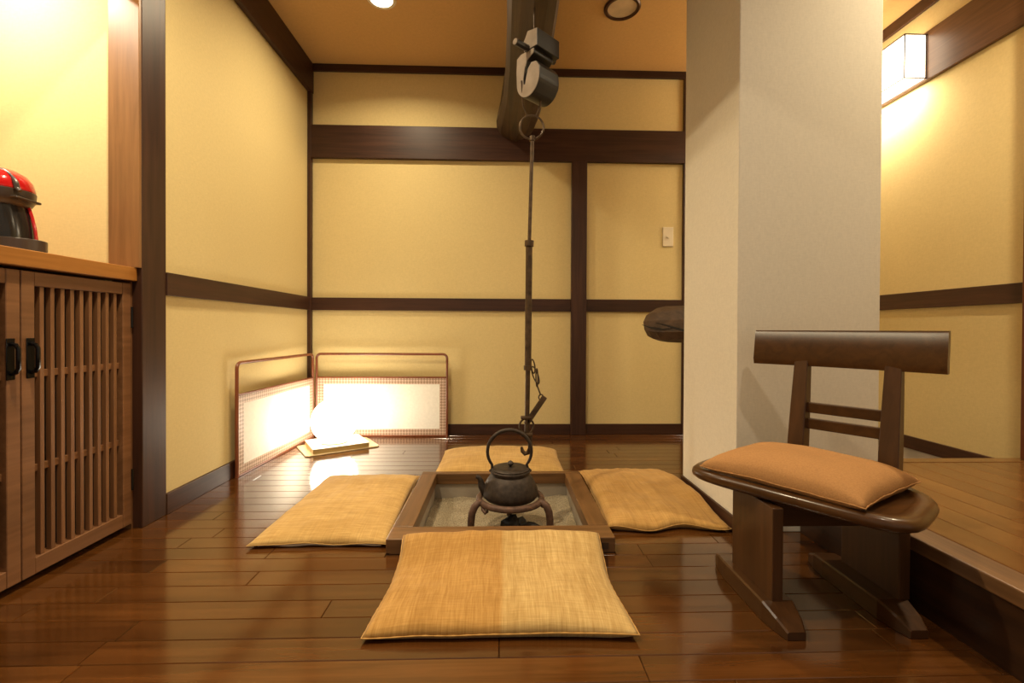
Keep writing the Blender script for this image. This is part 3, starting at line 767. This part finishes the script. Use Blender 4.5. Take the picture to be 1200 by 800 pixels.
# ------------------------------------------------------------------ cabinet, counter, coffee machine
cab = thing('slatted_cabinet', 'brown low cabinet with vertical slatted doors under the counter', 'cabinet', (-1.6, 1.3, 0))
CF = -1.330
b = BM()
box(b, (-2.04, .70, .06), (-1.375, 1.668, .884)); obj('carcass', b, DARK, cab)
b = BM(); box(b, (-2.0, .70, .0), (-1.36, 1.666, .045)); obj('plinth', b, DARK, cab)
b = BM(); box(b, (-1.372, 1.6665, .0), (-1.318, 1.671, .884)); obj('side_filler', b, CAB, cab)
def door(y0, y1, handle_y):
    b = BM(); z0, z1 = .020, .877; st = .036
    for a, c in (((CF-.02, y0, z0), (CF+.014, y0+st, z1)), ((CF-.02, y1-st, z0), (CF+.014, y1, z1)), ((CF-.02, y0+st, z0), (CF+.013, y1-st, z0+.046)), ((CF-.02, y0+st, z1-.040), (CF+.013, y1-st, z1))): box(b, a, c, .0015, 1)
    d = obj('door', b, CABY, cab)
    n = 9; iy0, iy1 = y0+st, y1-st; gap = (iy1-iy0)/(n+.62)
    for k in range(n):
        yc = iy0 + gap*(k+.81)
        b = BM(); box(b, (CF-.006, yc-.0062, z0+.046), (CF+.009, yc+.0062, z1-.040), .0008, 1); obj('slat', b, CAB, d)
    for z in (.588, .318):
        b = BM(); box(b, (CF-.010, iy0, z-.010), (CF+.001, iy1, z+.010), .0008, 1); obj('cross_bar', b, CABY, d)
    b = BM(); box(b, (CF-.024, iy0-.01, z0+.03), (CF-.018, iy1+.01, z1-.03)); obj('door_backing', b, DARK, d)
    b = BM(); X = CF+.014
    box(b, (X, handle_y-.011, .578), (X+.003, handle_y+.011, .690), .001, 1)
    tube(b, [(X, handle_y, .594), (X+.016, handle_y, .598), (X+.022, handle_y, .608), (X+.022, handle_y, .662), (X+.016, handle_y, .672), (X, handle_y, .676)], .0055, 8)
    obj('handle', b, BLACKM, d, smooth=True)
    return d
d = door(1.292, 1.664, 1.314)
for z in (.14, .72):
    b = BM(); tube(b, [(CF+.016, 1.665, z), (CF+.016, 1.665, z+.075)], .004, 8); obj('hinge', b, BLACKM, d, smooth=True)
door(.916, 1.289, 1.262)
b = BM(); box(b, (-2.045, .70, .8865), (-1.300, 1.6715, .934), .0025); tag(obj('counter_top', b, COUNTER), 'orange brown wooden counter top over the slatted cabinet', 'counter')

# coffee machine
mx, my = -1.530, 1.455; mz = .9345
cm = thing('coffee_machine', 'small black capsule coffee machine with a glossy red top on the counter', 'coffee machine', (mx, my, mz))
b = BM(); lathe(b, [(.001, .0), (.084, 0), (.088, .004), (.088, .016), (.001, .016)], (mx, my, mz), 32); obj('foot', b, BLACKP, cm, smooth=True)
MT = Matrix.Translation((mx, my, mz)) @ Matrix.Rotation(math.radians(8), 4, 'Z')
b = BM()   # drip tray, rounded, reaching forwards (towards +x)
pl = []
for k in range(17):
    a = math.radians(-90+180*k/16); pl.append((.030+.070*math.cos(a), .066*math.sin(a)))
pl += [(-.06, .066), (-.06, -.066)]
prism(b, pl, .017, .056, mat=MT, bev=.003); obj('drip_tray', b, GREYP, cm)
b = BM(); SS = []
for z, xf, xb, hw in ((.016, .062, -.085, .058), (.05, .063, -.088, .060), (.09, .060, -.088, .060), (.13, .053, -.084, .058), (.165, .044, -.075, .055)):
    ring = []
    for k in range(24):
        a = 2*PI*k/24; cx = (xf+xb)/2; rx = (xf-xb)/2
        ring.append(MT @ Vector((cx+rx*math.copysign(abs(math.cos(a))**.75, math.cos(a)), hw*math.copysign(abs(math.sin(a))**.75, math.sin(a)), z)))
    SS.append(ring)
loft(b, SS); obj('body', b, BLACKP, cm, smooth=True)
b = BM(); tube(b, [MT @ Vector(p) for p in ((.046, .022, .165), (.056, .022, .13), (.064, .022, .09), (.067, .022, .06), (.066, .022, .045))], .0045, 8); obj('side_trim', b, REDP, cm, smooth=True)
# head
b = BM(); lathe(b, [(.001, .150), (.052, .152), (.066, .163), (.076, .180), (.078, .205), (.070, .212)], (mx-.012, my, mz), 36); obj('head', b, GREYP, cm, smooth=True)
b = BM(); box(b, (-.02, -.045, .176), (.066, .045, .184), .003, 2, MT); obj('capsule_lever', b, GREYP, cm)
b = BM(); lathe(b, [(.076, .204), (.0765, .212), (.071, .236), (.058, .256), (.036, .270), (.012, .276), (0, .277)], (mx-.012, my, mz), 40); obj('red_cover', b, REDP, cm, smooth='full')
b = BM(); pts = []
for k in range(16):
    a = math.radians(88*k/15); q = .0785
    pts.append((mx-.012+q*math.sin(a)*.98, my-.028, mz+.204+.066*math.cos(a)))
pts.append((mx+.074, my-.028, mz+.198))
tube(b, pts, [.004]*10+[.005, .006, .007, .007, .007, .007, .006], 8, squash=.8); obj('locking_handle', b, GREYP, cm, smooth=True)
b = BM(); tube(b, [(mx+.02, my, mz+.150), (mx+.02, my, mz+.138)], .014, 12); obj('spout', b, BLACKP, cm, smooth=True)

# ------------------------------------------------------------------ fittings
def downlight(x, y, lit, label, r=.095):
    t = thing('downlight', label, 'light', (x, y, ZC))
    b = BM(); lathe(b, [(r-.022, -.002), (r-.020, -.010), (r-.006, -.012), (r, -.006), (r, -.0005)], (x, y, ZC), 40, cap=False); obj('rim', b, (RINGM if not lit else WHITEP), t, smooth=True)
    b = BM(); lathe(b, [(0, -.004), (r-.020, -.004), (r-.020, -.001), (0, -.001)], (x, y, ZC), 40, cap=False); obj('lens', b, LENS if lit else LENS_OFF, t, smooth=True)
downlight(-.648, 2.482, True, 'lit round ceiling downlight on the left of the beam', .080)
downlight(.664, 2.505, False, 'unlit round ceiling downlight with brown rim right of the beam', .100)
sw = thing('light_switch', 'small pale wall switch plate on the back wall near the pillar', 'switch', (1.158, YB, 1.367))
b = BM(); box(b, (1.120, YB-.008, 1.300), (1.194, YB, 1.434), .003); obj('plate', b, WHITEP, sw)
b = BM(); tube(b, [(1.157, YB-.008, 1.366), (1.157, YB-.015, 1.366)], .010, 14); obj('knob', b, WHITEP, sw, smooth=True)
# wall lantern
LX0, LX1, LY0, LY1, LZ0, LZ1 = 2.128, 2.2475, 2.350, 2.95, 2.060, 2.290
lt = thing('wall_lantern', 'glowing box shaped paper lantern fixed to the beam at right', 'wall lamp', (LX1, 2.66, LZ0))
LXa = 2.128
b = BM(); box(b, (LXa+.003, LY0+.003, LZ0+.004), (LX1, LY1-.003, LZ1-.004)); obj('paper_shade', b, LANT, lt)
b = BM(); q = .0022
for yy in (LY0, LY1):
    for xx in (LXa, LX1-.004): box(b, (xx-q, yy-q, LZ0), (xx+q, yy+q, LZ1))
    for zz in (LZ0, LZ1): box(b, (LXa, yy-q, zz-q), (LX1, yy+q, zz+q))
for xx in (LXa,):
    for zz in (LZ0, LZ1): box(b, (xx-q, LY0, zz-q), (xx+q, LY1, zz+q))
obj('frame', b, TR_Z, lt)
